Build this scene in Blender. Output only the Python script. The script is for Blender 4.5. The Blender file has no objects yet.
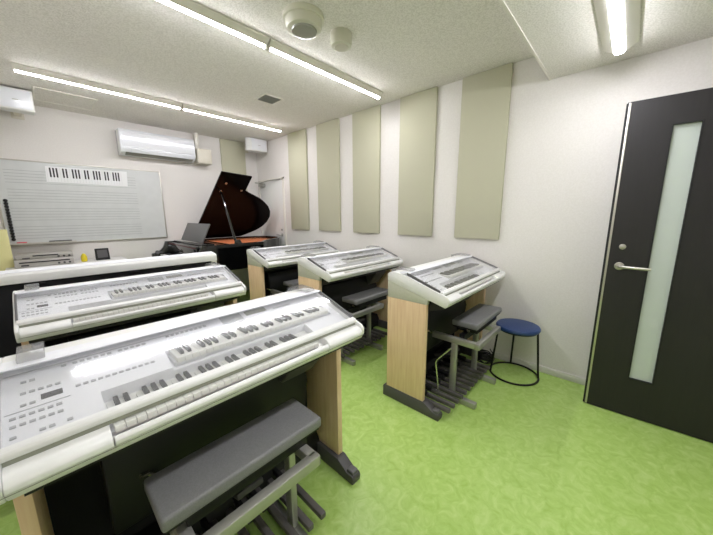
import bpy, bmesh, math, random
from mathutils import Vector, Matrix
random.seed(7)
PI = math.pi
sc = bpy.context.scene
COL = sc.collection

# ------------------------------------------------------------------ camera
cam_d = bpy.data.cameras.new('camera')
cam = bpy.data.objects.new('camera', cam_d)
COL.objects.link(cam)
cam_d.sensor_width = 36.0
cam_d.lens = 36.0 * 293.74 / 713.0
cam_d.clip_start = 0.02
yaw, pitch, roll = 0.82477601, 0.18173998, 0.00567749
fw = Vector((math.sin(yaw) * math.cos(pitch), math.cos(yaw) * math.cos(pitch), -math.sin(pitch)))
rt = Vector((math.cos(yaw), -math.sin(yaw), 0.0))
dn = fw.cross(rt)
r2 = math.cos(roll) * rt + math.sin(roll) * dn
d2 = -math.sin(roll) * rt + math.cos(roll) * dn
cam.matrix_world = Matrix(((r2.x, -d2.x, -fw.x, 0.0), (r2.y, -d2.y, -fw.y, 0.0), (r2.z, -d2.z, -fw.z, 1.42), (0, 0, 0, 1)))
sc.camera = cam

# ------------------------------------------------------------------ world, exposure
w = bpy.data.worlds.new('world'); sc.world = w; w.use_nodes = True
w.node_tree.nodes['Background'].inputs[0].default_value = (0.9, 0.95, 1.0, 1)
w.node_tree.nodes['Background'].inputs[1].default_value = 0.05
sc.view_settings.view_transform = 'Standard'
sc.view_settings.look = 'None'
sc.view_settings.gamma = 1.0
sc.view_settings.use_curve_mapping = False
sc.view_settings.exposure = 2.30
LAMP = 17.0                                   # strength of the LED tubes

# ------------------------------------------------------------------ materials
def s2l(c):
    return tuple(((v / 255.0) / 12.92 if v / 255.0 <= 0.04045 else ((v / 255.0 + 0.055) / 1.055) ** 2.4) for v in c)
def base_mat(name, rgb, rough=0.5, metal=0.0, spec=0.5, coat=0.0):
    m = bpy.data.materials.new(name); m.use_nodes = True
    b = m.node_tree.nodes['Principled BSDF']
    b.inputs['Base Color'].default_value = (*s2l(rgb), 1)
    b.inputs['Roughness'].default_value = rough
    b.inputs['Metallic'].default_value = metal
    b.inputs['Specular IOR Level'].default_value = spec
    b.inputs['Coat Weight'].default_value = coat
    return m
def noisy(name, rgb, rgb2, scale=60, rough=0.6, bump=0.1, bscale=None, detail=4, stretch=(1, 1, 1), lo=0.35, hi=0.65, metal=0.0, spec=0.5, dist=0.002):
    m = base_mat(name, rgb, rough, metal, spec)
    nt = m.node_tree; b = nt.nodes['Principled BSDF']
    tc = nt.nodes.new('ShaderNodeTexCoord'); mp = nt.nodes.new('ShaderNodeMapping')
    mp.inputs['Scale'].default_value = stretch
    nt.links.new(tc.outputs['Object'], mp.inputs['Vector'])
    n = nt.nodes.new('ShaderNodeTexNoise'); n.inputs['Scale'].default_value = scale; n.inputs['Detail'].default_value = detail
    nt.links.new(mp.outputs[0], n.inputs['Vector'])
    cr = nt.nodes.new('ShaderNodeValToRGB')
    cr.color_ramp.elements[0].position = lo; cr.color_ramp.elements[1].position = hi
    cr.color_ramp.elements[0].color = (*s2l(rgb), 1); cr.color_ramp.elements[1].color = (*s2l(rgb2), 1)
    nt.links.new(n.outputs['Fac'], cr.inputs[0]); nt.links.new(cr.outputs[0], b.inputs['Base Color'])
    if bump:
        n2 = nt.nodes.new('ShaderNodeTexNoise'); n2.inputs['Scale'].default_value = bscale or scale; n2.inputs['Detail'].default_value = 3
        nt.links.new(mp.outputs[0], n2.inputs['Vector'])
        bp = nt.nodes.new('ShaderNodeBump'); bp.inputs['Strength'].default_value = bump; bp.inputs['Distance'].default_value = dist
        nt.links.new(n2.outputs['Fac'], bp.inputs['Height']); nt.links.new(bp.outputs[0], b.inputs['Normal'])
    return m

M = {}
M['wall'] = noisy('wall_paper', (226, 222, 216), (231, 227, 222), 90, 0.85, 0.25, 260, spec=0.2)
M['ceiling'] = noisy('ceiling_board', (222, 218, 210), (240, 236, 230), 120, 0.9, 0.5, 110, detail=6, lo=0.42, hi=0.56, spec=0.1, dist=0.004)
M['trim'] = base_mat('white_trim', (228, 224, 214), 0.5)
M['skirt'] = base_mat('skirting_vinyl', (214, 212, 204), 0.45)
M['panel'] = noisy('sage_fabric', (190, 188, 164), (198, 196, 172), 300, 0.9, 0.3, 700, spec=0.15)
M['org_white'] = noisy('organ_white_plastic', (238, 238, 235), (241, 241, 238), 40, 0.35, 0)
M['org_grey'] = noisy('cheek_pale_grey', (200, 200, 186), (206, 206, 192), 60, 0.5, 0)
M['deck'] = noisy('panel_light_grey', (240, 241, 245), (243, 244, 247), 30, 0.45, 0)
M['key_white'] = base_mat('ivory_key', (240, 240, 234), 0.3)
M['key_black'] = base_mat('black_key', (24, 24, 26), 0.35)
M['button'] = base_mat('button_grey', (176, 178, 180), 0.5)
M['button2'] = base_mat('button_white', (238, 238, 238), 0.5)
M['screen'] = base_mat('dark_display', (52, 50, 54), 0.25)
M['felt'] = base_mat('key_slip_felt', (128, 96, 88), 0.9)
M['shade_and_slot'] = base_mat('lip_shade_slot_olive', (150, 152, 136), 0.6)  # shade below the cover rim, put in as colour; disk slot shares it
M['wood'] = noisy('maple_laminate', (228, 194, 152), (242, 214, 176), 5, 0.5, 0.04, 40, detail=8, stretch=(14, 14, 0.9), lo=0.3, hi=0.7)
M['black'] = base_mat('matt_black_board', (18, 18, 19), 0.6)
M['cloth'] = noisy('black_speaker_cloth', (14, 14, 16), (30, 30, 33), 500, 0.95, 0.2, 900)
M['dgrey'] = base_mat('dark_grey_plastic', (78, 76, 76), 0.5)
M['mgrey'] = base_mat('mid_grey_plastic', (98, 97, 97), 0.45)
M['pedal'] = base_mat('pedal_grey_brown', (96, 93, 90), 0.4)
M['leather'] = noisy('grey_vinyl', (122, 122, 122), (132, 132, 132), 220, 0.4, 0.35, 500)
M['silver'] = base_mat('silver_painted_steel', (176, 175, 168), 0.34, 0.6)
M['chrome'] = base_mat('bright_steel', (200, 198, 190), 0.22, 0.95)
M['alu'] = base_mat('satin_aluminium', (196, 192, 182), 0.35, 0.85)
M['door_dark'] = noisy('dark_brown_laminate', (31, 28, 29), (34, 31, 32), 6, 0.48, 0.05, 60, stretch=(12, 12, 0.8))
M['white_paint'] = base_mat('white_door_paint', (226, 226, 222), 0.4)
M['piano'] = base_mat('black_lacquer', (9, 9, 10), 0.08, spec=0.6, coat=0.5)
M['piano_in'] = noisy('lid_underside_lacquer', (7, 3, 3), (10, 4, 4), 8, 0.2, 0, spec=0.12)
M['copper'] = noisy('bronze_iron_plate', (224, 140, 92), (240, 160, 112), 20, 0.4, 0.1, metal=0.2)
M['ac'] = base_mat('air_conditioner_white', (226, 228, 231), 0.1)
M['beige'] = base_mat('beige_plastic', (214, 208, 192), 0.45)
M['cream'] = base_mat('cream_detector', (216, 214, 196), 0.4)
M['clear_dome'] = base_mat('detector_dome', (150, 150, 138), 0.2)
M['board'] = noisy('whiteboard_enamel', (206, 208, 206), (210, 212, 210), 10, 0.22, 0)
M['line'] = base_mat('stave_line', (148, 150, 150), 0.6)
M['paper'] = base_mat('poster_paper', (238, 238, 238), 0.6)
M['blackink'] = base_mat('black_print', (30, 28, 32), 0.6)
M['faintink'] = base_mat('grey_print', (206, 208, 208), 0.6)
M['blue'] = noisy('navy_vinyl', (32, 58, 108), (42, 70, 122), 160, 0.4, 0.3, 400)
M['blackmetal'] = base_mat('black_tube_steel', (16, 16, 18), 0.35, 0.2)
M['yellow'] = base_mat('pale_yellow_board', (226, 220, 158), 0.6)
M['yellow2'] = base_mat('bright_yellow', (226, 206, 40), 0.5)
M['red'] = base_mat('red_plastic', (206, 84, 92), 0.5)
M['felt_red'] = base_mat('dark_red_felt', (110, 52, 54), 0.9)
M['devsilver'] = base_mat('silver_device', (188, 184, 178), 0.35, 0.3)
M['rubber'] = base_mat('black_rubber', (20, 20, 20), 0.7)
M['grille'] = base_mat('vent_grey', (140, 140, 132), 0.6)
M['seam'] = base_mat('seam_line', (150, 148, 140), 0.7)

# green marbled linoleum
m = base_mat('green_linoleum', (140, 185, 85), 0.34, spec=0.45); nt = m.node_tree; b = nt.nodes['Principled BSDF']
tc = nt.nodes.new('ShaderNodeTexCoord')
nA = nt.nodes.new('ShaderNodeTexNoise'); nA.inputs['Scale'].default_value = 14; nA.inputs['Detail'].default_value = 8; nA.inputs['Roughness'].default_value = 0.65; nA.inputs['Distortion'].default_value = 1.6
nt.links.new(tc.outputs['Object'], nA.inputs['Vector'])
cr = nt.nodes.new('ShaderNodeValToRGB')
cr.color_ramp.elements[0].position = 0.32; cr.color_ramp.elements[0].color = (*s2l((160, 194, 92)), 1)
cr.color_ramp.elements[1].position = 0.70; cr.color_ramp.elements[1].color = (*s2l((190, 216, 132)), 1)
e = cr.color_ramp.elements.new(0.5); e.color = (*s2l((174, 206, 110)), 1)
nt.links.new(nA.outputs['Fac'], cr.inputs[0]); nt.links.new(cr.outputs[0], b.inputs['Base Color'])
nB = nt.nodes.new('ShaderNodeTexNoise'); nB.inputs['Scale'].default_value = 3; nB.inputs['Detail'].default_value = 3
nt.links.new(tc.outputs['Object'], nB.inputs['Vector'])
bp = nt.nodes.new('ShaderNodeBump'); bp.inputs['Strength'].default_value = 0.15; bp.inputs['Distance'].default_value = 0.01
nt.links.new(nB.outputs['Fac'], bp.inputs['Height']); nt.links.new(bp.outputs[0], b.inputs['Normal'])
M['floor'] = m

# LED tubes
def led(name, k):
    m = bpy.data.materials.new(name); m.use_nodes = True; nt = m.node_tree
    nt.nodes.remove(nt.nodes['Principled BSDF'])
    em = nt.nodes.new('ShaderNodeEmission'); em.inputs[0].default_value = (0.985, 0.98, 1.045, 1); em.inputs[1].default_value = LAMP * k
    nt.links.new(em.outputs[0], nt.nodes['Material Output'].inputs[0]); M[name] = m
led('tube', 1.06); led('tube_near', 0.72)

# translucent acrylic cover: mostly clear, a little milky, glossy
def sheet_mat(name, rgb, milk, rough):
    m = bpy.data.materials.new(name); m.use_nodes = True; nt = m.node_tree
    nt.nodes.remove(nt.nodes['Principled BSDF'])
    tr = nt.nodes.new('ShaderNodeBsdfTransparent'); tr.inputs[0].default_value = (0.99, 0.99, 0.99, 1)
    df = nt.nodes.new('ShaderNodeBsdfDiffuse'); df.inputs[0].default_value = (*s2l(rgb), 1)
    gl = nt.nodes.new('ShaderNodeBsdfGlossy'); gl.inputs['Roughness'].default_value = rough
    fr = nt.nodes.new('ShaderNodeFresnel')
    ge = nt.nodes.new('ShaderNodeNewGeometry'); mi = nt.nodes.new('ShaderNodeMix')
    mi.inputs[2].default_value = 1.5; mi.inputs[3].default_value = 1 / 1.5
    nt.links.new(ge.outputs['Backfacing'], mi.inputs[0]); nt.links.new(mi.outputs[0], fr.inputs[0])
    a = nt.nodes.new('ShaderNodeMixShader'); a.inputs[0].default_value = milk
    nt.links.new(tr.outputs[0], a.inputs[1]); nt.links.new(df.outputs[0], a.inputs[2])
    c = nt.nodes.new('ShaderNodeMixShader')
    nt.links.new(fr.outputs[0], c.inputs[0]); nt.links.new(a.outputs[0], c.inputs[1]); nt.links.new(gl.outputs[0], c.inputs[2])
    nt.links.new(c.outputs[0], nt.nodes['Material Output'].inputs[0])
    return m
M['cover'] = sheet_mat('clear_cover_sheet', (235, 236, 240), 0.06, 0.07)
M['smoke'] = sheet_mat('smoky_hinge_plastic', (165, 166, 168), 0.25, 0.15)
M['frost'] = base_mat('frosted_glass', (208, 216, 210), 0.22, spec=0.5)
M['frost'].node_tree.nodes['Principled BSDF'].inputs['Transmission Weight'].default_value = 0.1

# ------------------------------------------------------------------ mesh helpers
class MB:
    def __init__(s): s.bm = bmesh.new()
    def box(s, x0, x1, y0, y1, z0, z1):
        v = [s.bm.verts.new(p) for p in ((x0, y0, z0), (x1, y0, z0), (x1, y1, z0), (x0, y1, z0), (x0, y0, z1), (x1, y0, z1), (x1, y1, z1), (x0, y1, z1))]
        for f in ((3, 2, 1, 0), (4, 5, 6, 7), (0, 1, 5, 4), (1, 2, 6, 5), (2, 3, 7, 6), (3, 0, 4, 7)): s.bm.faces.new([v[i] for i in f])
        return s
    def obox(s, c, size, mat3):
        hx, hy, hz = [q / 2 for q in size]; c = Vector(c)
        v = [s.bm.verts.new(c + mat3 @ Vector(p)) for p in ((-hx, -hy, -hz), (hx, -hy, -hz), (hx, hy, -hz), (-hx, hy, -hz), (-hx, -hy, hz), (hx, -hy, hz), (hx, hy, hz), (-hx, hy, hz))]
        for f in ((3, 2, 1, 0), (4, 5, 6, 7), (0, 1, 5, 4), (1, 2, 6, 5), (2, 3, 7, 6), (3, 0, 4, 7)): s.bm.faces.new([v[i] for i in f])
        return s
    def prism_x(s, pts, x0, x1):          # pts: (y, z)
        a = [s.bm.verts.new((x0, y, z)) for y, z in pts]; b_ = [s.bm.verts.new((x1, y, z)) for y, z in pts]
        n = len(pts); s.bm.faces.new(a[::-1]); s.bm.faces.new(b_)
        for i in range(n): s.bm.faces.new((a[i], a[(i + 1) % n], b_[(i + 1) % n], b_[i]))
        return s
    def prism_y(s, pts, y0, y1):          # pts: (x, z)
        a = [s.bm.verts.new((x, y0, z)) for x, z in pts]; b_ = [s.bm.verts.new((x, y1, z)) for x, z in pts]
        n = len(pts); s.bm.faces.new(a); s.bm.faces.new(b_[::-1])
        for i in range(n): s.bm.faces.new((a[i], b_[i], b_[(i + 1) % n], a[(i + 1) % n]))
        return s
    def prism_z(s, pts, z0, z1):          # pts: (x, y)
        a = [s.bm.verts.new((x, y, z0)) for x, y in pts]; b_ = [s.bm.verts.new((x, y, z1)) for x, y in pts]
        n = len(pts); s.bm.faces.new(a[::-1]); s.bm.faces.new(b_)
        for i in range(n): s.bm.faces.new((a[i], a[(i + 1) % n], b_[(i + 1) % n], b_[i]))
        return s
    def cyl(s, p0, p1, r0, r1=None, n=16):
        if r1 is None: r1 = r0
        p0 = Vector(p0); p1 = Vector(p1); d = (p1 - p0).normalized()
        u = d.orthogonal().normalized(); v = d.cross(u)
        A = [s.bm.verts.new(p0 + r0 * (math.cos(2 * PI * i / n) * u + math.sin(2 * PI * i / n) * v)) for i in range(n)]
        B = [s.bm.verts.new(p1 + r1 * (math.cos(2 * PI * i / n) * u + math.sin(2 * PI * i / n) * v)) for i in range(n)]
        s.bm.faces.new(A[::-1]); s.bm.faces.new(B)
        for i in range(n): s.bm.faces.new((A[i], A[(i + 1) % n], B[(i + 1) % n], B[i]))
        return s
    def tube(s, path, r, n=10, closed=False):
        P = [Vector(p) for p in path]; L = len(P); rings = []; pu = None
        for i in range(L):
            if closed: d = P[(i + 1) % L] - P[i - 1]
            else: d = P[min(i + 1, L - 1)] - P[max(i - 1, 0)]
            d.normalize()
            u = d.orthogonal().normalized() if pu is None else (pu - d * pu.dot(d)).normalized()
            pu = u; v = d.cross(u)
            rings.append([s.bm.verts.new(P[i] + r * (math.cos(2 * PI * k / n) * u + math.sin(2 * PI * k / n) * v)) for k in range(n)])
        for i in range(L if closed else L - 1):
            a = rings[i]; b_ = rings[(i + 1) % L]
            for k in range(n): s.bm.faces.new((a[k], a[(k + 1) % n], b_[(k + 1) % n], b_[k]))
        if not closed: s.bm.faces.new(rings[0][::-1]); s.bm.faces.new(rings[-1])
        return s
    def lathe(s, prof, c=(0, 0, 0), n=32):  # prof: (r, z)
        c = Vector(c); rings = []
        for r, z in prof:
            rings.append([s.bm.verts.new(c + Vector((max(r, 1e-4) * math.cos(2 * PI * k / n), max(r, 1e-4) * math.sin(2 * PI * k / n), z))) for k in range(n)])
        for a, b_ in zip(rings, rings[1:]):
            for k in range(n): s.bm.faces.new((a[k], a[(k + 1) % n], b_[(k + 1) % n], b_[k]))
        s.bm.faces.new(rings[0][::-1]); s.bm.faces.new(rings[-1])
        return s
    def build(s, name, mat, parent=None, bevel=0, seg=2, smooth=False, loc=None):
        bmesh.ops.recalc_face_normals(s.bm, faces=s.bm.faces)
        if bevel:
            es = [e for e in s.bm.edges if len(e.link_faces) == 2 and e.calc_face_angle(0) > 0.5]
            bmesh.ops.bevel(s.bm, geom=es, offset=bevel, segments=seg, profile=0.5, affect='EDGES', clamp_overlap=True)
        me = bpy.data.meshes.new(name); s.bm.to_mesh(me); s.bm.free()
        if smooth or bevel:
            for p in me.polygons: p.use_smooth = True
            try: me.set_sharp_from_angle(angle=math.radians(40))
            except Exception: pass
        me.materials.append(M[mat])
        o = bpy.data.objects.new(name, me); COL.objects.link(o)
        if parent: o.parent = parent
        if loc: o.location = loc
        return o
def tag(o, label=None, cat=None, group=None, kind=None):
    if label: o['label'] = label
    if cat: o['category'] = cat
    if group: o['group'] = group
    if kind: o['kind'] = kind
    return o
def empty(name, loc=(0, 0, 0), rz=0.0):
    o = bpy.data.objects.new(name, None); o.empty_display_size = 0.1; COL.objects.link(o)
    o.location = loc; o.rotation_euler = (0, 0, rz); return o
def copy_tree(o, parent=None, skip=()):
    c = o.copy(); COL.objects.link(c)
    if parent: c.parent = parent
    for ch in list(o.children):
        if ch.name.split('.')[0] in skip: continue
        copy_tree(ch, c, skip)
    return c

# ------------------------------------------------------------------ room shell
XR, YF, ZC, XL, YN = 2.93, 5.20, 2.6625, -0.42, -1.35
ZB, YB = 2.457, 0.605
def S(mb, name, mat, label, **k):
    o = mb.build(name, mat, **k); tag(o, label, None, None, 'structure'); return o
S(MB().box(XL - .1, XR + .1, YN - .1, YF + .1, -.1, 0), 'floor', 'floor', 'lime green marbled linoleum floor')
S(MB().box(XL - .1, XR + .1, YB, YF + .1, ZC, ZC + .1), 'ceiling', 'ceiling', 'off-white speckled ceiling of the room')
S(MB().box(XL - .1, XR + .1, YN - .1, YB, ZB, ZC + .1), 'trim_1', 'ceiling', 'lowered ceiling section by the dark entrance door')
S(MB().box(XL, XR, YB - .012, YB + .004, ZB - .006, ZB + .012), 'trim_2', 'trim', 'thin white edging along the lowered ceiling')
S(MB().box(XR, XR + .1, YN - .1, YF + .1, 0, ZC), 'wall_right', 'wall', 'off-white wall carrying the tall sage panels')
S(MB().box(XL - .1, XR, YF, YF + .1, 0, ZC), 'wall_back', 'wall', 'off-white wall behind the whiteboard and piano')
S(MB().box(XL - .1, XL, YN - .1, YF, 0, ZC), 'wall_left', 'wall', 'off-white left wall')
S(MB().box(XL - .1, XR, YN - .1, YN, 0, ZC), 'wall_front', 'wall', 'off-white wall behind the viewer')
S(MB().box(XR - .012, XR, -.8, 4.28, 0, .06), 'baseboard_right', 'skirt', 'pale vinyl skirting along the panelled wall', bevel=.003)
S(MB().box(XL, XR, YF - .012, YF, 0, .06), 'baseboard_back', 'skirt', 'pale vinyl skirting under the whiteboard', bevel=.003)
# jamb wall that carries the entrance door
S(MB().box(2.74, XR, YN, -.79, 0, ZB), 'wall_jamb', 'wall', 'short return of wall holding the entrance door hinges')

# ------------------------------------------------------------------ entrance door (open leaf)
dr = empty('door_1', (2.700, -.78, 0)); tag(dr, 'dark brown entrance door with tall narrow frosted pane', None, None, 'structure')
ang = math.atan2(.034, .646)          # leaf direction
dr.rotation_euler = (0, 0, ang)
# local: leaf runs along +y from hinge (0) to free edge (.882), room side at x = -.02
LW = .882
lf = MB()
wy0, wy1, wz0, wz1 = LW - .342, LW - .212, .280, 1.935
t0, t1 = -.02, .02
lf.box(t0, t1, 0, wy0, .006, 2.097).box(t0, t1, wy1, LW, .006, 2.097).box(t0, t1, wy0, wy1, .006, wz0).box(t0, t1, wy0, wy1, wz1, 2.097)
leaf = lf.build('door_leaf', 'door_dark', dr)
fr = MB()
for a, b_, c, d in ((wy0, wy0 + .008, wz0, wz1), (wy1 - .008, wy1, wz0, wz1), (wy0, wy1, wz0, wz0 + .008), (wy0, wy1, wz1 - .008, wz1)):
    fr.box(t0 - .003, t1 + .003, a, b_, c, d)
fr.build('pane_bead', 'black', dr)
MB().box(-.004, .004, wy0 + .004, wy1 - .004, wz0 + .004, wz1 - .004).build('glass_pane', 'frost', dr)
MB().box(t0 - .003, t0, LW - .018, LW - .006, .01, 2.09).build('edge_strip', 'alu', dr, bevel=.001)
MB().box(t0, t1, LW, LW + .006, .01, 2.09).build('edge_seal', 'rubber', dr)
hz, hy = 1.062, LW - .078
hd = MB().cyl((t0, hy, hz), (t0 - .008, hy, hz), .026, n=28).build('handle_rose', 'alu', dr, bevel=.002)
path = [(t0 - .008, hy, hz), (t0 - .035, hy, hz), (t0 - .047, hy - .005, hz), (t0 - .052, hy - .02, hz), (t0 - .052, hy - .150, hz - .002)]
MB().tube(path, .0095, 14).build('door_handle', 'alu', dr, smooth=True)
MB().cyl((t0, hy - .002, hz + .13), (t0 - .008, hy - .002, hz + .13), .018, n=24).cyl((t0 - .008, hy - .002, hz + .13), (t0 - .02, hy - .002, hz + .13), .009, n=16).build('thumb_turn', 'alu', dr, bevel=.001)

# ------------------------------------------------------------------ far white door in the right wall
d2_ = empty('door_2', (XR, 4.72, 0)); tag(d2_, 'plain white door beyond the grand piano with an arm closer', None, None, 'structure')
MB().box(-.018, 0, -.34, .38, .01, 1.99).build('door_leaf', 'white_paint', d2_, bevel=.002)
MB().box(-.028, 0, -.375, -.345, 0, 2.03).box(-.028, 0, .385, .41, 0, 2.03).box(-.028, 0, -.375, .41, 1.995, 2.03).build('door_frame', 'trim', d2_, bevel=.003)
MB().box(-.07, -.018, .20, .36, 1.90, 1.96).build('door_closer', 'silver', d2_, bevel=.006)
MB().tube([(-.075, .28, 1.965), (-.10, -.02, 1.985), (-.03, -.30, 2.0)], .009, 8).tube([(-.075, .28, 1.965), (-.10, .40, 1.98)], .009, 8).build('closer_arm', 'silver', d2_, smooth=True)
MB().cyl((-.018, -.27, 1.06), (-.026, -.27, 1.06), .026, n=20).tube([(-.026, -.27, 1.06), (-.065, -.27, 1.06), (-.07, -.17, 1.06)], .009, 10).build('door_handle', 'silver', d2_, smooth=True)
MB().cyl((-.018, -.27, 1.15), (-.032, -.27, 1.15), .017, n=16).build('lock', 'silver', d2_, bevel=.002)

# ------------------------------------------------------------------ sage acoustic panels
names = ['sage acoustic panel nearest the dark entrance door', 'sage acoustic panel, second from the entrance door, above the nearest right keyboard',
         'sage acoustic panel in the middle of the five on the wall', 'sage acoustic panel, second from the far white door', 'sage acoustic panel beside the far white door']
ys = [(.885, 1.315), (1.575, 2.015), (2.30, 2.74), (2.995, 3.45), (3.70, 4.155)]
for (a, b_), nm in zip(ys, names):
    p = MB().box(XR - .03, XR, a, b_, 1.172, ZC - .002).build('acoustic_panel', 'panel', bevel=.004)
    tag(p, nm, 'wall panel', 'tall sage panels on the right wall')
p = MB().box(2.275, 2.70, YF - .03, YF, 1.172, ZC - .002).build('acoustic_panel', 'panel', bevel=.004)
tag(p, 'sage acoustic panel on the back wall between air conditioner and corner', 'wall panel')

# ------------------------------------------------------------------ ceiling lamps
def lamp(x0, x1, y, z, label, wide=.11, tr=.017, tm='tube'):
    r = empty('tube_lamp', ((x0 + x1) / 2, y, z)); L = (x1 - x0) / 2
    tag(r, label, 'ceiling lamp', 'tube lamps on the ceiling')
    hw = wide / 2
    MB().prism_x([(-hw, 0), (hw, 0), (hw, -.010), (tr + .003, -.044), (-tr - .003, -.044), (-hw, -.010)], -L + .006, L - .006).build('lamp_body', 'trim', r)
    MB().prism_x([(tr * math.cos(a), -.0445 + .6 * tr * math.sin(a)) for a in [PI + PI * k / 10 for k in range(11)]] + [(tr, -.0442), (-tr, -.0442)], -L + .02, L - .02).build('led_tube', tm, r)
    MB().box(-L + .004, -L + .02, -.018, .018, -.062, -.028).build('end_cap', 'trim', r, bevel=.003)
    MB().box(L - .02, L - .004, -.018, .018, -.062, -.028).build('end_cap', 'trim', r, bevel=.003)
    return r
lamp(.03, 1.325, 2.105, ZC, 'left half of the tube lamp row nearest the viewer, over the front keyboards')
lamp(1.325, 2.65, 2.105, ZC, 'right half of the long tube lamp row, ending near the sage panels')
lamp(.04, 1.325, 3.95, ZC, 'left half of the far tube lamp row, in front of the whiteboard')
lamp(1.325, 2.65, 3.95, ZC, 'right half of the far tube lamp row, above the piano')
lamp(1.36, 2.66, .178, ZB, 'tube lamp on the lowered ceiling by the entrance door', .17, .028, 'tube_near')
lamp(.04, 1.34, .178, ZB, 'tube lamp on the lowered ceiling just out of view', .17, .028, 'tube_near')

# ------------------------------------------------------------------ ceiling devices
r = empty('smoke_detector', (1.345, 1.69, ZC))
tag(r, 'large round cream ceiling detector with a domed sensor cup', 'detector')
MB().lathe([(.128, 0), (.132, -.012), (.128, -.03), (.122, -.032)]).build('base_ring', 'cream', r, smooth=True)
MB().lathe([(.118, -.03), (.116, -.055), (.106, -.078), (.09, -.084)]).build('detector_body', 'cream', r, smooth=True)
MB().lathe([(.082, -.083), (.078, -.094), (.05, -.104), (.0, -.107)]).build('sensor_dome', 'clear_dome', r, smooth=True)
r = empty('smoke_detector', (1.64, 1.65, ZC)); tag(r, 'smaller cylindrical cream ceiling detector beside the large domed one', 'detector')
MB().lathe([(.074, 0), (.076, -.008), (.074, -.06), (.070, -.082), (.060, -.086)]).build('detector_body', 'cream', r, smooth=True)
MB().lathe([(.052, -.085), (.048, -.09), (0, -.092)]).build('sensor_face', 'beige', r, smooth=True)
r = empty('ceiling_vent', (1.93, 3.08, ZC)); tag(r, 'small square grey air vent in the ceiling between the lamp rows', 'vent')
MB().box(-.115, .115, -.115, -.098, -.008, 0).box(-.115, .115, .098, .115, -.008, 0).box(-.115, -.098, -.098, .098, -.008, 0).box(.098, .115, -.098, .098, -.008, 0).build('vent_frame', 'trim', r, bevel=.002)
v = MB().box(-.098, .098, -.098, .098, -.003, 0)
for k in range(8): v.box(-.098, .098, -.092 + k * .0245, -.084 + k * .0245, -.008, -.003)
v.build('grille', 'grille', r)
r = empty('access_hatch', (.41, 4.69, ZC)); tag(r, 'square ceiling access hatch above the whiteboard', 'hatch')
MB().box(-.23, .23, -.23, .23, -.004, 0).build('hatch_panel', 'ceiling', r)
MB().box(-.245, .245, -.245, -.23, -.008, 0).box(-.245, .245, .23, .245, -.008, 0).box(-.245, -.23, -.23, .23, -.008, 0).box(.23, .245, -.23, .23, -.008, 0).build('hatch_frame', 'trim', r, bevel=.002)

def wall_speaker(loc, label, rz, w_, rounded):
    r = empty('wall_speaker', loc, rz); tag(r, label, 'speaker', 'white box speakers under the ceiling')
    pts = [(-w_ / 2 + .02, .0), (w_ / 2, 0), (w_ / 2, -.15), (-w_ / 2, -.15), (-w_ / 2 - .05 if rounded else -w_ / 2, -.1), (-w_ / 2 - .05 if rounded else -w_ / 2, -.05)]
    MB().prism_z([(x, y) for x, y in pts], -.10, .10).build('cabinet', 'white_paint', r, bevel=.012, seg=3)
    MB().box(-w_ / 2 + .015, w_ / 2 - .015, -.156, -.149, -.085, .085).build('grille', 'ac', r, bevel=.003)
    MB().box(-.02, .02, -.159, -.155, -.012, -.004).build('badge', 'silver', r)
    MB().box(-.03, .03, -.0, YF - loc[1] - .005, -.03, .03).box(-.05, .05, YF - loc[1] - .01, YF - loc[1], -.06, .06).build('bracket', 'beige', r)
wall_speaker((2.725, 4.87, 2.555), 'white box speaker in the corner above the grand piano', 0, .30, True)
wall_speaker((.035, 4.72, 2.545), 'white box speaker at the left, above the whiteboard', 0, .25, False)

# ------------------------------------------------------------------ air conditioner
r = empty('air_conditioner', (1.345, YF, 2.36)); tag(r, 'long white wall air conditioner above the whiteboard', 'air conditioner')
MB().prism_x([(0, .168), (-.20, .168), (-.222, .14), (-.222, -.08), (-.20, -.12), (-.12, -.15), (0, -.15)], -.455, .455).build('casing', 'ac', r, bevel=.01, seg=3)
MB().prism_x([(-.222, .135), (-.2265, .13), (-.2265, -.05), (-.222, -.055)], -.43, .45).build('front_panel', 'ac', r)
MB().prism_x([(-.2225, -.075), (-.205, -.117), (-.209, -.119), (-.2265, -.078)], -.34, .42).build('air_flap', 'ac', r)
MB().prism_x([(-.2, -.121), (-.125, -.148), (-.127, -.153), (-.203, -.125)], -.40, .42).build('outlet', 'grille', r)
r = empty('pipe_cover_box', (1.95, YF, 2.32)); tag(r, 'beige pipe cover box at the right end of the air conditioner', 'pipe cover')
MB().box(-.115, .10, -.20, 0, -.12, .10).build('box_cover', 'beige', r, bevel=.015, seg=3)
MB().box(-.105, -.045, -.12, -.05, .10, .342).build('duct', 'trim', r, bevel=.01)

# ------------------------------------------------------------------ whiteboard and what is on it
wb = empty('whiteboard', (.555, YF, 1.56)); tag(wb, 'wide whiteboard printed with grey music staves', 'whiteboard')
WX0, WX1, WZ0, WZ1 = -.785, .785, -.47, .47
MB().box(WX0, WX1, -.018, 0, WZ0, WZ1).build('board', 'board', wb)
MB().box(WX0 - .012, WX0, -.024, 0, WZ0 - .012, WZ1 + .012).box(WX1, WX1 + .012, -.024, 0, WZ0 - .012, WZ1 + .012).box(WX0, WX1, -.024, 0, WZ1, WZ1 + .012).box(WX0, WX1, -.024, 0, WZ0 - .012, WZ0).build('frame', 'alu', wb, bevel=.002)
for s_ in range(4):
    st = MB()
    for l_ in range(5):
        z = WZ1 - .105 - s_ * .212 - l_ * .034
        st.box(WX0 + .07, WX1 - .30, -.0195, -.018, z - .0016, z + .0016)
    st.build('printed_stave', 'line', wb)
MB().box(WX0 + .02, WX0 + .56, -.085, -.02, WZ0 - .004, WZ0 + .004).box(WX0 + .02, WX0 + .56, -.088, -.083, WZ0 - .004, WZ0 + .016).build('pen_tray', 'alu', wb)
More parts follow.
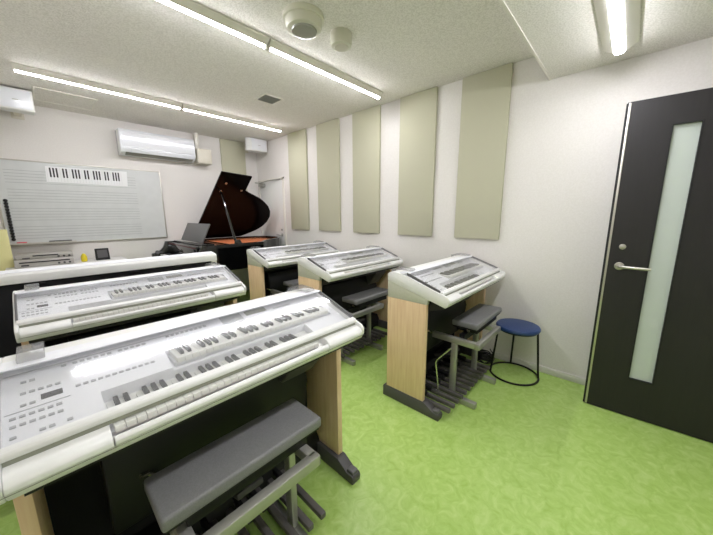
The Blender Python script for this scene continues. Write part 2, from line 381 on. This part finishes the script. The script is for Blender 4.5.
ky = empty('keyboard_poster', (.56, YF - .0205, 1.905)); tag(ky, 'white paper strip with a printed piano keyboard on the whiteboard', 'poster')
MB().prism_y([(-.385, .088), (.395, .098), (.385, -.10), (-.395, -.092)], -.0015, 0).build('paper', 'paper', ky)
g = [3, 2, 3, 2, 3, 2, 3]; q = MB(); x = -.325; u = .0205
fl = MB()
pos = -.378
wk = 0
seq = []
for n_ in g:
    seq += [(k + 1) for k in range(n_)]
    for k in range(n_):
        xx = pos + (wk + k + 1) * .0282
        q.box(xx - .0075, xx + .0075, -.0025, -.0015, -.035, .075)
    wk += n_ + 1
for k in range(wk + 1):
    xx = pos + k * .0282
    fl.box(xx - .001, xx + .001, -.0022, -.0015, -.085, .075)
q.build('black_key_print', 'blackink', ky); fl.build('white_key_print', 'faintink', ky)
for k in range(14):
    o = MB().lathe([(.016, 0), (.018, .004), (.018, .014), (.010, .02)], n=14).build('magnet', 'rubber', smooth=True, loc=(-.188, YF - .018, 1.585 - k * .0335)); o.rotation_euler = (PI / 2, 0, 0)
    tag(o, 'round black magnet in the column down the left edge of the whiteboard', 'magnet', 'black magnets on the whiteboard')
o = MB().box(-.04, .04, -.02, .02, 0, .022).build('marker', 'red', bevel=.004, loc=(-.13, YF - .052, 1.0945)); tag(o, 'red marker stub at the left end of the whiteboard tray', 'marker')
o = MB().box(-.10, .10, -.022, .022, 0, .022).build('board_eraser', 'dgrey', bevel=.004, loc=(.19, YF - .052, 1.0945)); tag(o, 'long dark grey eraser on the whiteboard tray', 'eraser')

# ------------------------------------------------------------------ desk and things on it under the whiteboard
r = empty('side_desk', (.24, 4.93, 0)); tag(r, 'low white desk under the whiteboard carrying the disc players', 'desk')
MB().box(-.52, .52, -.24, .24, .83, .855).build('desk_top', 'white_paint', r, bevel=.003)
for sx in (-1, 1): MB().box(sx * .5 - .015, sx * .5 + .015, -.22, .22, 0, .83).build('side_panel', 'white_paint', r)
MB().box(-.485, .485, .2, .22, .35, .83).build('back_panel', 'white_paint', r)
def player(loc, label, w_, h_, name, slot):
    r = empty(name, loc); tag(r, label, 'disc player', 'stacked silver players')
    MB().box(-w_, w_, -.13, .13, .004, h_).build('casing', 'devsilver', r, bevel=.004)
    MB().box(-w_ * slot, w_ * slot, -.133, -.13, h_ * .55, h_ * .55 + .012).build('disc_slot', 'blackink', r)
    for k in range(3): MB().cyl((w_ * .45 + k * .045, -.13, h_ * .28), (w_ * .45 + k * .045, -.14, h_ * .28), .011, n=14).build('knob', 'dgrey', r)
    MB().box(-w_ * .8, -w_ * .55, -.133, -.13, h_ * .18, h_ * .34).build('display', 'screen', r)
    for sx in (-1, 1): MB().box(sx * w_ * .8 - .015, sx * w_ * .8 + .015, -.1, .1, 0, .004).build('foot', 'rubber', r)
player((.025, 4.95, .855), 'wide silver audio player, lower of the stack under the whiteboard', .235, .085, 'audio_player', .85)
player((.035, 4.96, .94), 'silver disc player on top of the wider audio player', .225, .055, 'disc_player', .45)
r = empty('desk_clock', (.535, 4.93, .855)); tag(r, 'small black desk clock standing on the desk beside the yellow block', 'clock')
MB().prism_x([(-.03, 0), (.04, 0), (.02, .145), (.0, .145)], -.068, .068).build('clock_body', 'rubber', r, bevel=.004)
MB().prism_x([(-.0275, .03), (-.0075, .125), (-.0095, .126), (-.0295, .031)], -.05, .05).build('clock_face', 'dgrey', r)
o = MB().lathe([(.022, 0), (.03, .01), (.03, .06), (.02, .085), (.01, .10)], n=18).build('bottle', 'yellow2', smooth=True, loc=(.355, 4.90, .855))
tag(o, 'small bright yellow bottle between the silver players and the black clock', 'bottle')
o = MB().box(-.10, .10, -.03, .0, 0, 1.27).build('partition_board', 'yellow', bevel=.003, loc=(-.315, 5.0, 0)); tag(o, 'pale yellow board standing at the left edge beside the players', 'board')

# ------------------------------------------------------------------ grand piano
pn = empty('grand_piano', (2.1, 4.5, 0)); tag(pn, 'black grand piano with its lid propped open by the back wall', 'grand piano')
def PL(pts): return [(x - 2.1, y - 4.5) for x, y in pts]
ZP = 1.03; YH = 5.08
rim = [(1.42, 5.08), (1.42, 3.86), (2.2, 3.86), (2.30, 3.98), (2.38, 4.08), (2.50, 4.15), (2.62, 4.21), (2.74, 4.29), (2.83, 4.39), (2.875, 4.52), (2.88, 4.68), (2.84, 4.84), (2.74, 4.96), (2.6, 5.04), (2.4, 5.08)]
def inset(pts, d):
    c = Vector((sum(p[0] for p in pts) / len(pts), sum(p[1] for p in pts) / len(pts))); o = []
    n = len(pts)
    for i in range(n):
        a = Vector(pts[i - 1]); b_ = Vector(pts[i]); c_ = Vector(pts[(i + 1) % n])
        e1 = (b_ - a).normalized(); e2 = (c_ - b_).normalized()
        n1 = Vector((-e1.y, e1.x)); n2 = Vector((-e2.y, e2.x)); nn = (n1 + n2); nn = nn / max(nn.length_squared / 2, .3)
        o.append(tuple(b_ + nn * d))
    return o
inn = inset(rim, .035)
mb = MB(); bm = mb.bm; P = PL(rim); I = PL(inn); n = len(P)
vo0 = [bm.verts.new((x, y, .68)) for x, y in P]; vo1 = [bm.verts.new((x, y, ZP)) for x, y in P]
vi1 = [bm.verts.new((x, y, ZP)) for x, y in I]; vi0 = [bm.verts.new((x, y, .90)) for x, y in I]
for i in range(n):
    j = (i + 1) % n
    bm.faces.new((vo0[i], vo0[j], vo1[j], vo1[i])); bm.faces.new((vo1[i], vo1[j], vi1[j], vi1[i])); bm.faces.new((vi1[i], vi1[j], vi0[j], vi0[i]))
bm.faces.new(vo0[::-1]); bm.faces.new(vi0)
mb.build('case_rim', 'piano', pn)
MB().prism_z(PL(inset(rim, .05)), .955, .985).build('iron_plate', 'copper', pn)
st = MB()
for k in range(22):
    x = 1.80 + k * .045
    if x < 2.75:
        st.cyl((1.75 - 2.1, 3.98 + k * .05 - 4.5, .999), (min(2.75, 2.2 + k * .04) - 2.1, 4.1 + k * .042 - 4.5, .999), .0015, n=4)
st.build('string', 'copper', pn, loc=None)['kind'] = 'stuff'
MB().box(1.74 - 2.1, 1.80 - 2.1, 3.92 - 4.5, 5.02 - 4.5, .985, 1.012).build('damper_rail', 'piano', pn)
# keyboard end (towards -x)
MB().box(1.12 - 2.1, 1.42 - 2.1, 3.862 - 4.5, 5.078 - 4.5, .68, .76).build('key_bed', 'piano', pn, bevel=.004)
arm = [(1.42, .76), (1.42, ZP), (1.275, ZP), (1.262, .99), (1.245, .95), (1.215, .915), (1.17, .885), (1.10, .868), (1.09, .85), (1.09, .70), (1.42, .70)]
for ya, yb in ((3.86, 3.91), (5.03, 5.08)):
    MB().prism_y([(max(x, 1.09) - 2.1 + (.075 if ya < 4 and x < 1.4 else 0), z) for x, z in arm], ya - 4.5, yb - 4.5).build('arm', 'piano', pn, bevel=.006)
MB().box(1.31 - 2.1, 1.335 - 2.1, 3.915 - 4.5, 5.025 - 4.5, .86, ZP - .01).build('fallboard', 'piano', pn, bevel=.004)
MB().box(1.335 - 2.1, 1.385 - 2.1, 3.92 - 4.5, 5.02 - 4.5, .985, 1.022).build('fallboard_shelf', 'piano', pn, bevel=.003)
MB().box(1.306 - 2.1, 1.31 - 2.1, 3.93 - 4.5, 5.01 - 4.5, .998, 1.006).build('felt_strip', 'felt_red', pn)
wk_ = MB(); bk_ = MB(); kw = 1.11 / 52
for k in range(52): wk_.box(1.19 - 2.1, 1.309 - 2.1, 3.915 - 4.5 + k * kw + .0006, 3.915 - 4.5 + (k + 1) * kw - .0006, .82, .845)
for k in range(52):
    if (k % 7) in (0, 2, 3, 5, 6) and k < 51: bk_.box(1.24 - 2.1, 1.309 - 2.1, 3.915 - 4.5 + (k + 1) * kw - .005, 3.915 - 4.5 + (k + 1) * kw + .005, .84, .857)
wk_.build('white_keys', 'key_white', pn); bk_.build('black_keys', 'key_black', pn)
MB().box(1.13 - 2.1, 1.19 - 2.1, 3.91 - 4.5, 5.03 - 4.5, .76, .83).build('key_slip', 'piano', pn, bevel=.004)
# music desk
rot_d = Matrix.Rotation(math.radians(25), 3, 'Y')
MB().obox((1.488 - 2.1, 4.42 - 4.5, 1.175), (.018, .80, .265), rot_d).build('music_desk', 'mgrey', pn, bevel=.004)
MB().box(1.385 - 2.1, 1.54 - 2.1, 3.92 - 4.5, 5.02 - 4.5, 1.02, 1.045).build('desk_shelf', 'piano', pn, bevel=.003)
# lid: plan outline (x, s) where s is the distance from the hinge on the bass side
TH = math.radians(49)
lid = [(1.66, 0.0), (1.855, 1.275), (2.315, 1.24), (2.28, .985), (2.38, .93), (2.49, .88), (2.60, .825), (2.69, .76), (2.78, .68), (2.85, .575), (2.885, .46), (2.87, .33), (2.81, .22), (2.72, .14), (2.6, .07), (2.45, 0.0)]
def lp(x, s_, off=0.0):
    return (x - 2.1, YH - s_ * math.cos(TH) - off * math.sin(TH) * -1 - 4.5, ZP + .004 + s_ * math.sin(TH) + off * math.cos(TH))
mb = MB(); bm = mb.bm
A = [bm.verts.new(lp(x, s_, 0)) for x, s_ in lid]; B = [bm.verts.new(lp(x, s_, .022)) for x, s_ in lid]
bm.faces.new(A); bm.faces.new(B[::-1])
for i in range(len(A)): bm.faces.new((A[i], A[(i + 1) % len(A)], B[(i + 1) % len(A)], B[i]))
ld = mb.build('lid', 'piano_in', pn)
for x, s_ in ((1.95, 1.10), (1.90, .96), (2.21, .99)):
    a = Vector(lp(x, s_, 0)); b_ = Vector(lp(x, s_, -.012))
    MB().cyl(a, b_, .018, n=14).build('lid_button', 'chrome', ld)
top = lp(1.905, .955, -.005)
MB().cyl((1.84 - 2.1, 3.93 - 4.5, ZP - .03), (top[0], top[1], top[2]), .018, .012, n=10).build('lid_prop', 'piano', pn)
MB().prism_y([(1.78 - 2.1, .98), (1.92 - 2.1, .98), (1.88 - 2.1, 1.08), (1.82 - 2.1, 1.08)], 3.90 - 4.5, 3.925 - 4.5).build('prop_bracket', 'piano', pn, bevel=.003)
for x, y in ((1.45, 3.98), (1.45, 4.97), (2.68, 4.68)):
    lg = MB().cyl((x - 2.1, y - 4.5, .68), (x - 2.1, y - 4.5, .09), .055, .035, n=20).build('leg', 'piano', pn, smooth=True)
    MB().cyl((x - 2.1 - .012, y - 4.5, .045), (x - 2.1 + .012, y - 4.5, .045), .045, n=20).box(x - 2.1 - .02, x - 2.1 + .02, y - 4.52, y - 4.48, .06, .10).build('caster', 'alu', lg)
MB().box(1.62 - 2.1, 1.66 - 2.1, 4.36 - 4.5, 4.40 - 4.5, .12, .68).box(1.62 - 2.1, 1.66 - 2.1, 4.56 - 4.5, 4.60 - 4.5, .12, .68).box(1.58 - 2.1, 1.70 - 2.1, 4.32 - 4.5, 4.64 - 4.5, .08, .14).build('pedal_lyre', 'piano', pn, bevel=.004)
for k in range(3): MB().box(1.48 - 2.1, 1.60 - 2.1, 4.40 - 4.5 + k * .07, 4.43 - 4.5 + k * .07, .085, .097).build('pedal', 'copper', pn, bevel=.003)
MB().cyl((1.15 - 2.1, 5.0 - 4.5, .885), (1.15 - 2.1, 4.97 - 4.5, .885), .026, n=18).cyl((1.15 - 2.1, 5.0 - 4.5, .885), (1.24 - 2.1, 5.04 - 4.5, .87), .008, n=8).build('arm_knob', 'mgrey', pn)

# ------------------------------------------------------------------ electronic organ
HW = .5725
TOP = [(0, .985), (.012, .997), (.04, 1.003), (.09, 1.003), (.165, .988), (.264, .954), (.345, .930), (.44, .903), (.468, .893), (.482, .878)]
BOT = [(.480, .850), (.464, .822), (.455, .818), (0, .938)]
YL = lambda pts: [(-v, z) for v, z in pts]
def deck_z(v): return .986 - (v - .105) * .33       # sloped control panel inside the shell
def make_organ():
    r = empty('electronic_organ')
    # shell: two end blocks + back ridge + bottom tray + front rail
    sh = MB()
    sh.prism_x(YL(TOP + BOT), -HW, -.558); sh.prism_x(YL(TOP + BOT), .558, HW)
    back = [(0, .985), (.012, .997), (.04, 1.003), (.088, 1.002), (.10, .985), (.10, .90), (0, .938)]
    sh.prism_x(YL(back), -.558, .558)
    sh.prism_x(YL([(.08, .935), (.47, .845), (.464, .822), (.455, .818), (.08, .916)]), -.558, .558)
    sh.build('shell', 'org_white', r, bevel=.004)
    # key rail at the front between the end blocks
    rail = [(.466, .868), (.475, .869), (.482, .862), (.482, .852), (.466, .824), (.456, .84)]
    MB().prism_x(YL(rail), -.375, .345).build('key_slip', 'org_white', r, bevel=.002)
    MB().prism_x(YL([(.453, .856), (.4655, .860), (.4655, .84), (.453, .84)]), -.375, .345).build('key_slip_felt', 'felt', r)
    eb = [(.395, .884), (.44, .885), (.456, .883), (.471, .876), (.482, .863), (.482, .85), (.466, .823), (.395, .845)]
    MB().prism_x(YL(eb), -.5575, -.378).build('end_block', 'org_white', r, bevel=.003)
    MB().prism_x(YL(eb), .348, .5575).build('end_block', 'org_white', r, bevel=.003)
    MB().prism_x(YL([(.4815, .8465), (.4825, .8465), (.4825, .8450), (.4805, .8450)]), -HW + .006, HW - .006).build('seam', 'seam', r)
    # control panel
    cp = MB()
    full = [(.10, deck_z(.10)), (.395, deck_z(.395)), (.395, .84), (.10, .90)]
    cp.prism_x(YL(full), -.5575, -.375)
    up = [(.10, deck_z(.10)), (.304, deck_z(.304)), (.304, .86), (.10, .90)]
    cp.prism_x(YL(up), -.375, -.19)
    mid = [(.10, deck_z(.10)), (.20, deck_z(.20)), (.20, .93), (.20, .88), (.10, .90)]
    cp.prism_x(YL(mid), -.19, .520)
    low = [(.20, .912), (.3015, .912), (.304, .908), (.304, .86), (.20, .88)]
    cp.prism_x(YL(low), -.19, .520)
    cp.prism_x(YL(full), .520, .5575)
    fullr = [(.304, deck_z(.304)), (.395, deck_z(.395)), (.395, .84), (.304, .86)]
    cp.prism_x(YL(fullr), .348, .520)
    cp.build('control_panel', 'deck', r)
    cpo = r.children[-1]
    # manuals
    def manual(name, x0, vb, vf, z, frac, nwhite=29):
        kw = .0235
        bed = MB().box(x0 - .006, x0 + nwhite * kw + .006, -vf + .012, -vb, z - .034, z - .018).build(name, 'deck', r)
        wm = None; bmh = None
        for k in range(nwhite):
            if wm is None:
                wm = MB().box(.0006, kw - .0006, -vf, -vb, z - .018, z).build('white_key', 'key_white', bed, bevel=.0012, seg=1)
                wm.location = (x0, 0, 0); src = wm
            else:
                c = src.copy(); COL.objects.link(c); c.parent = bed; c.location = (x0 + k * kw, 0, 0)
        for k in range(nwhite - 1):
            if k % 7 in (0, 1, 3, 4, 5):
                if bmh is None:
                    L = (vf - vb)
                    yb_, yf_ = -vb, -(vb + L * frac)
                    bmh = MB().prism_x([(yb_, z), (yf_, z), (yf_ + .004, z + .0105), (yb_, z + .0115)], -.0055, .0055).build('black_key', 'key_black', bed)
                    bmh.location = (x0 + (k + 1) * kw, 0, 0)
                else:
                    c = bmh.copy(); COL.objects.link(c); c.parent = bed; c.location = (x0 + (k + 1) * kw, 0, 0)
    manual('upper_manual', -.175, .203, .300, .945, .78)
    manual('lower_manual', -.37, .306, .452, .882, .37)
    # red-brown line and olive-painted shade under the cover edge
    # buttons
    ang_ = math.atan(.33)
    bmsh = MB().box(-.0056, .0056, -.0040, .0040, 0, .0030).build('button', 'button', cpo, bevel=.0006, seg=1)
    bmsh2 = MB().box(-.0056, .0056, -.0040, .0040, 0, .0030).build('button', 'button2', cpo, bevel=.0006, seg=1)
    used = [0, 0]
    def btn(x, v, kind=0):
        s_ = (bmsh, bmsh2)[kind]
        o = s_ if not used[kind] else s_.copy()
        if used[kind]: COL.objects.link(o); o.parent = cpo
        used[kind] = 1
        o.location = (x, -v, deck_z(v)); o.rotation_euler = (ang_, 0, 0)
    P_ = .0165
    for v, x0, n_ in ((.177, -.519, 2), (.220, -.521, 5), (.263, -.522, 2), (.298, -.541, 6), (.324, -.541, 6), (.361, -.493, 2), (.361, -.444, 1), (.357, -.541, 1), (.153, -.437, 1)):
        for k in range(n_): btn(x0 + k * P_, v)
    for v in (.153, .184):
        for k in range(11): btn(-.412 + k * P_ + (.012 if k > 5 else 0), v)
    for k in range(12): btn(-.416 + k * P_, .252)
    for k in range(9): btn(-.16 + k * P_, .146)
    for k in range(6): btn(.29 + k * P_, .150)
    for k in range(8): btn(-.15 + k * .03, .188, 1)
    def dsp(x0, x1, v0, v1, mat, name):
        o = MB().box(x0, x1, -(v1 - v0) / 2, (v1 - v0) / 2, 0, .0015).build(name, mat, cpo)
        o.location = (0, -(v0 + v1) / 2, deck_z((v0 + v1) / 2) + .0006); o.rotation_euler = (ang_, 0, 0)
    dsp(-.490, -.448, .243, .262, 'screen', 'display')
    dsp(.04, .13, .115, .165, 'button', 'touch_screen')
    dsp(.15, .25, .120, .150, 'shade_and_slot', 'disk_slot')
    dsp(-.555, -.435, .2805, .2815, 'button', 'printed_line'); dsp(-.555, -.02, .138, .1392, 'button', 'printed_line')
    # cheeks, side panels, feet
    for sx in (-1, 1):
        a, b_ = (-HW + .004, -HW + .036) if sx < 0 else (HW - .036, HW - .004)
        MB().prism_x(YL([(0, .812), (0, .941), (.33, .853), (.325, .812)]), a, b_).build('cheek', 'org_grey', r, bevel=.003)
        MB().box(a, b_, -.32, 0, .092, .811).build('side_panel', 'wood', r, bevel=.002)
        fx0, fx1 = (a - .006, b_ + .022) if sx < 0 else (a - .022, b_ + .006)
        ft = MB().prism_x(YL([(-.03, 0), (-.03, .08), (-.02, .092), (.335, .092), (.40, .052), (.445, .048), (.452, .03), (.448, 0)]), fx0, fx1).build('foot', 'dgrey', r, bevel=.004)
        MB().box(fx0 + .008, fx1 - .008, -.442, -.395, .045, .068).build('foot_cap', 'mgrey', ft, bevel=.008, seg=3)
    xi = HW - .036
    MB().box(-xi, xi, -.05, -.015, .14, .93).build('back_panel', 'cloth', r)
    MB().prism_x(YL([(.05, .70), (.05, .90), (.44, .818), (.44, .80), (.20, .72)]), -xi, xi).build('keyboard_underside', 'black', r)
    MB().prism_x(YL([(.05, .30), (.05, .70), (.16, .70), (.20, .55), (.16, .30)]), -xi + .14, xi - .10).build('speaker_box', 'black', r, bevel=.01)
    MB().prism_x(YL([(.06, .60), (.06, .80), (.30, .80), (.31, .74), (.20, .60)]), xi - .26, xi - .06).build('amplifier_box', 'dgrey', r, bevel=.012, seg=3)
    # pedalboard
    pb = MB().prism_x(YL([(.05, .02), (.05, .16), (.13, .16), (.16, .10), (.16, .02)]), -xi, xi).build('pedalboard', 'black', r, bevel=.006)
    for k in range(12):
        x = -.505 + k * .0705
        MB().box(x - .0148, x + .0148, -.50, -.14, .055, .085).build('pedal', 'pedal', pb, bevel=.006)
    for k in range(11):
        if k in (2, 6, 9): continue
        x = -.505 + (k + .5) * .0705
        MB().box(x - .012, x + .012, -.30, -.14, .088, .12).build('sharp_pedal', 'black', pb, bevel=.005)
    MB().prism_x(YL([(.12, .16), (.30, .24), (.29, .265), (.11, .19)]), -.02, .10).build('expression_pedal', 'dgrey', r, bevel=.006)
    # cover sheet with front rim
    cs = math.atan((1.018 - .908) / .30)
    cov = MB().prism_x(YL([(.165, 1.006), (.430, .9165), (.4295, .9125), (.165, 1.002)]), -.562, .562).build('dust_cover', 'cover', r)
    MB().prism_x(YL([(.414, .9205), (.432, .9155), (.4375, .910), (.4375, .898), (.433, .896), (.416, .904)]), -.563, .563).build('front_rim', 'org_white', cov, bevel=.001, seg=1)
    MB().prism_x(YL([(.424, .899), (.4345, .898), (.4345, .8855), (.424, .8855)]), -.5565, .5565).build('under_lip', 'shade_and_slot', cov)  # lip coloured olive to paint in the shade under the rim
    for a, b_ in ((-.565, -.557), (.557, .565)):
        MB().prism_x(YL([(.16, 1.012), (.414, .9245), (.414, .908), (.16, .994)]), a, b_).build('side_rim', 'mgrey', cov)
    MB().prism_x(YL([(.095, 1.006), (.165, 1.012), (.175, 1.008), (.165, 1.000), (.10, 1.001)]), -.562, .562).build('back_rim', 'deck', cov)
    for x in (-.497, .497):
        MB().prism_x(YL([(-.004, .985), (-.004, 1.014), (.06, 1.034), (.165, 1.030), (.175, 1.018), (.085, 1.0165), (.002, 1.006), (.002, .985)]), x - .028, x + .028).build('hinge_clip', 'smoke', cov, bevel=.002, seg=1)
    return r
org = make_organ()
org_spots = [((.4375, 1.365), 'white electronic organ nearest the viewer, with a vinyl bench, bottom left of the photo', ()),
             ((.4375, 2.54), 'white electronic organ directly behind the largest nearest one, left column', ()),
             ((2.276, 1.263), 'white electronic organ with maple side beside the blue stool', ()),
             ((2.276, 2.37), 'white electronic organ, middle of the three along the panelled wall', ()),
             ((2.276, 3.40), 'white electronic organ in the right column closest to the grand piano', ())]
allorg = []
for i, ((x, y), lb, sk) in enumerate(org_spots):
    o = org if i == 0 else copy_tree(org)
    allorg.append((o, x, y, lb))
for o, x, y, lb in allorg:
    o.location = (x, y, 0); tag(o, lb, 'electronic organ', 'white electronic organs in two columns')

# ------------------------------------------------------------------ console seen from behind
r = empty('teacher_console', (.385, 2.95, 0)); tag(r, 'long white-topped keyboard console seen from its black back, below the whiteboard', 'keyboard console')
MB().prism_x([(0, .972), (0, 1.028), (.012, 1.040), (.09, 1.052), (.20, 1.03), (.50, .93), (.50, .89), (.10, .965)], -.785, .785).build('top_shell', 'org_white', r, bevel=.005)
MB().box(-.74, .74, .02, .05, .12, .975).build('back_panel', 'cloth', r)
for sx in (-1, 1):
    a, b_ = (-.78, -.735) if sx < 0 else (.735, .78)
    MB().prism_x([(0, .80), (0, .972), (.10, .965), (.36, .915), (.36, .80)], a, b_).build('cheek', 'org_grey', r, bevel=.003)
    MB().box(a, b_, .0, .34, .09, .80).build('side_panel', 'wood', r, bevel=.002)
    MB().box(a - .01, b_ + .01, -.03, .46, 0, .09).build('foot', 'dgrey', r, bevel=.005)
for x in (-.42, .12, .44): MB().box(x - .03, x + .03, -.004, .02, .955, .973).build('latch', 'black', r, bevel=.002)
MB().prism_x([(.02, 1.043), (.02, 1.046), (.085, 1.058), (.09, 1.053)], -.77, .77).build('cover_rim', 'deck', r)

# ------------------------------------------------------------------ benches
def make_bench(dx):
    r = empty('organ_bench')
    st = MB().box(-.285 + dx, .285 + dx, -.10, .10, .556, .602).build('seat_cushion', 'leather', r, bevel=.011, seg=3)
    MB().box(-.275 + dx, .275 + dx, -.09, .09, .545, .556).build('seat_board', 'black', r)
    cr_ = MB().box(-.22 + dx, .22 + dx, -.080, .085, .505, .545).build('height_carriage', 'black', r, bevel=.004)
    MB().cyl((-.22 + dx, -.02, .525), (-.245 + dx, -.02, .525), .014, n=14).build('carriage_knob', 'chrome', cr_)
    MB().cyl((.22 + dx, -.05, .525), (.25 + dx, -.05, .525), .012, n=14).build('carriage_knob', 'chrome', cr_)
    MB().box(-.12, .12, -.01, .03, .45, .50).build('cross_bar', 'black', r)
    for sx in (-1, 1):
        a = sx * .215
        sf = MB().box(a - .019, a + .019, -.145, .20, .462, .508).build('side_rail', 'silver', r, bevel=.006)
        MB().box(a - .016, a + .016, .0, .045, .045, .462).build('post', 'silver', r, bevel=.006)
        MB().box(a - .021, a + .021, -.165, .20, 0, .045).build('foot', 'silver', r, bevel=.007)
        if sx < 0: MB().tube([(a, .20, .485), (a, .225, .49), (a - .02, .235, .505), (a - .045, .225, .515)], .009, 8).build('end_hook', 'chrome', sf, smooth=True)
    MB().box(-.235, .235, -.165, -.127, .462, .508).build('front_rail', 'silver', r, bevel=.006)
    return r
b1 = make_bench(.015)
bn = [(b1, .39, .935, 'grey vinyl organ bench closest to the viewer, under the nearest organ')]
b2 = make_bench(.17)
bn += [(b2, 2.23, .84, 'grey vinyl organ bench beside the blue stool'),
       (copy_tree(b2), 2.089, 1.93, 'grey vinyl organ bench under the middle organ of the panelled wall'),
       (copy_tree(b2), 2.089, 2.96, 'dark organ bench under the right organ closest to the piano')]
for o, x, y, lb in bn:
    o.location = (x, y, 0); tag(o, lb, 'bench', 'organ benches with silver tube frames')
# chrome wire bar by the pedals of the organ next to the stool
o = MB().tube([(1.90, .925, .10), (1.90, .93, .17), (1.897, .95, .32), (1.90, .94, .345), (1.90, .84, .465)], .006, 8).build('foot_rest_wire', 'chrome', allorg[2][0], smooth=True)
o.location = (-2.276, -1.263, 0)

# ------------------------------------------------------------------ stool
r = empty('round_stool', (2.722, .612, 0)); tag(r, 'round navy blue stool on a black wire frame against the wall', 'stool')
MB().lathe([(.155, .430), (.168, .434), (.172, .442), (.172, .452), (.165, .462), (.14, .468), (0, .470)], n=48).build('seat', 'blue', r, smooth=True)
MB().tube([(.192 * math.cos(2 * PI * k / 48), .192 * math.sin(2 * PI * k / 48), .0085) for k in range(48)], .0085, 8, True).build('floor_ring', 'blackmetal', r, smooth=True)
MB().tube([(.15 * math.cos(2 * PI * k / 40), .15 * math.sin(2 * PI * k / 40), .424) for k in range(40)], .007, 8, True).build('seat_ring', 'blackmetal', r, smooth=True)
for d in (-76, 22, 118):
    a = math.radians(d); c, s_ = math.cos(a), math.sin(a)
    MB().tube([(.10 * c, .10 * s_, .427), (.140 * c, .140 * s_, .427), (.152 * c, .152 * s_, .416), (.189 * c, .189 * s_, .012)], .0085, 10).build('leg', 'blackmetal', r, smooth=True)
# coiled cord behind the bench
pts = []
for k in range(90):
    a = k * .42; rr = .075 + .01 * math.sin(k * 1.7)
    pts.append((2.715 + rr * math.cos(a) * .8, .86 + rr * math.sin(a) * .8, .012 + .0011 * k + .02 * (1 + math.sin(a * .5 + 1))))
o = MB().tube(pts, .005, 6).build('power_cord', 'rubber', smooth=True); tag(o, 'coiled black power cord on the floor between bench and wall', 'cord')
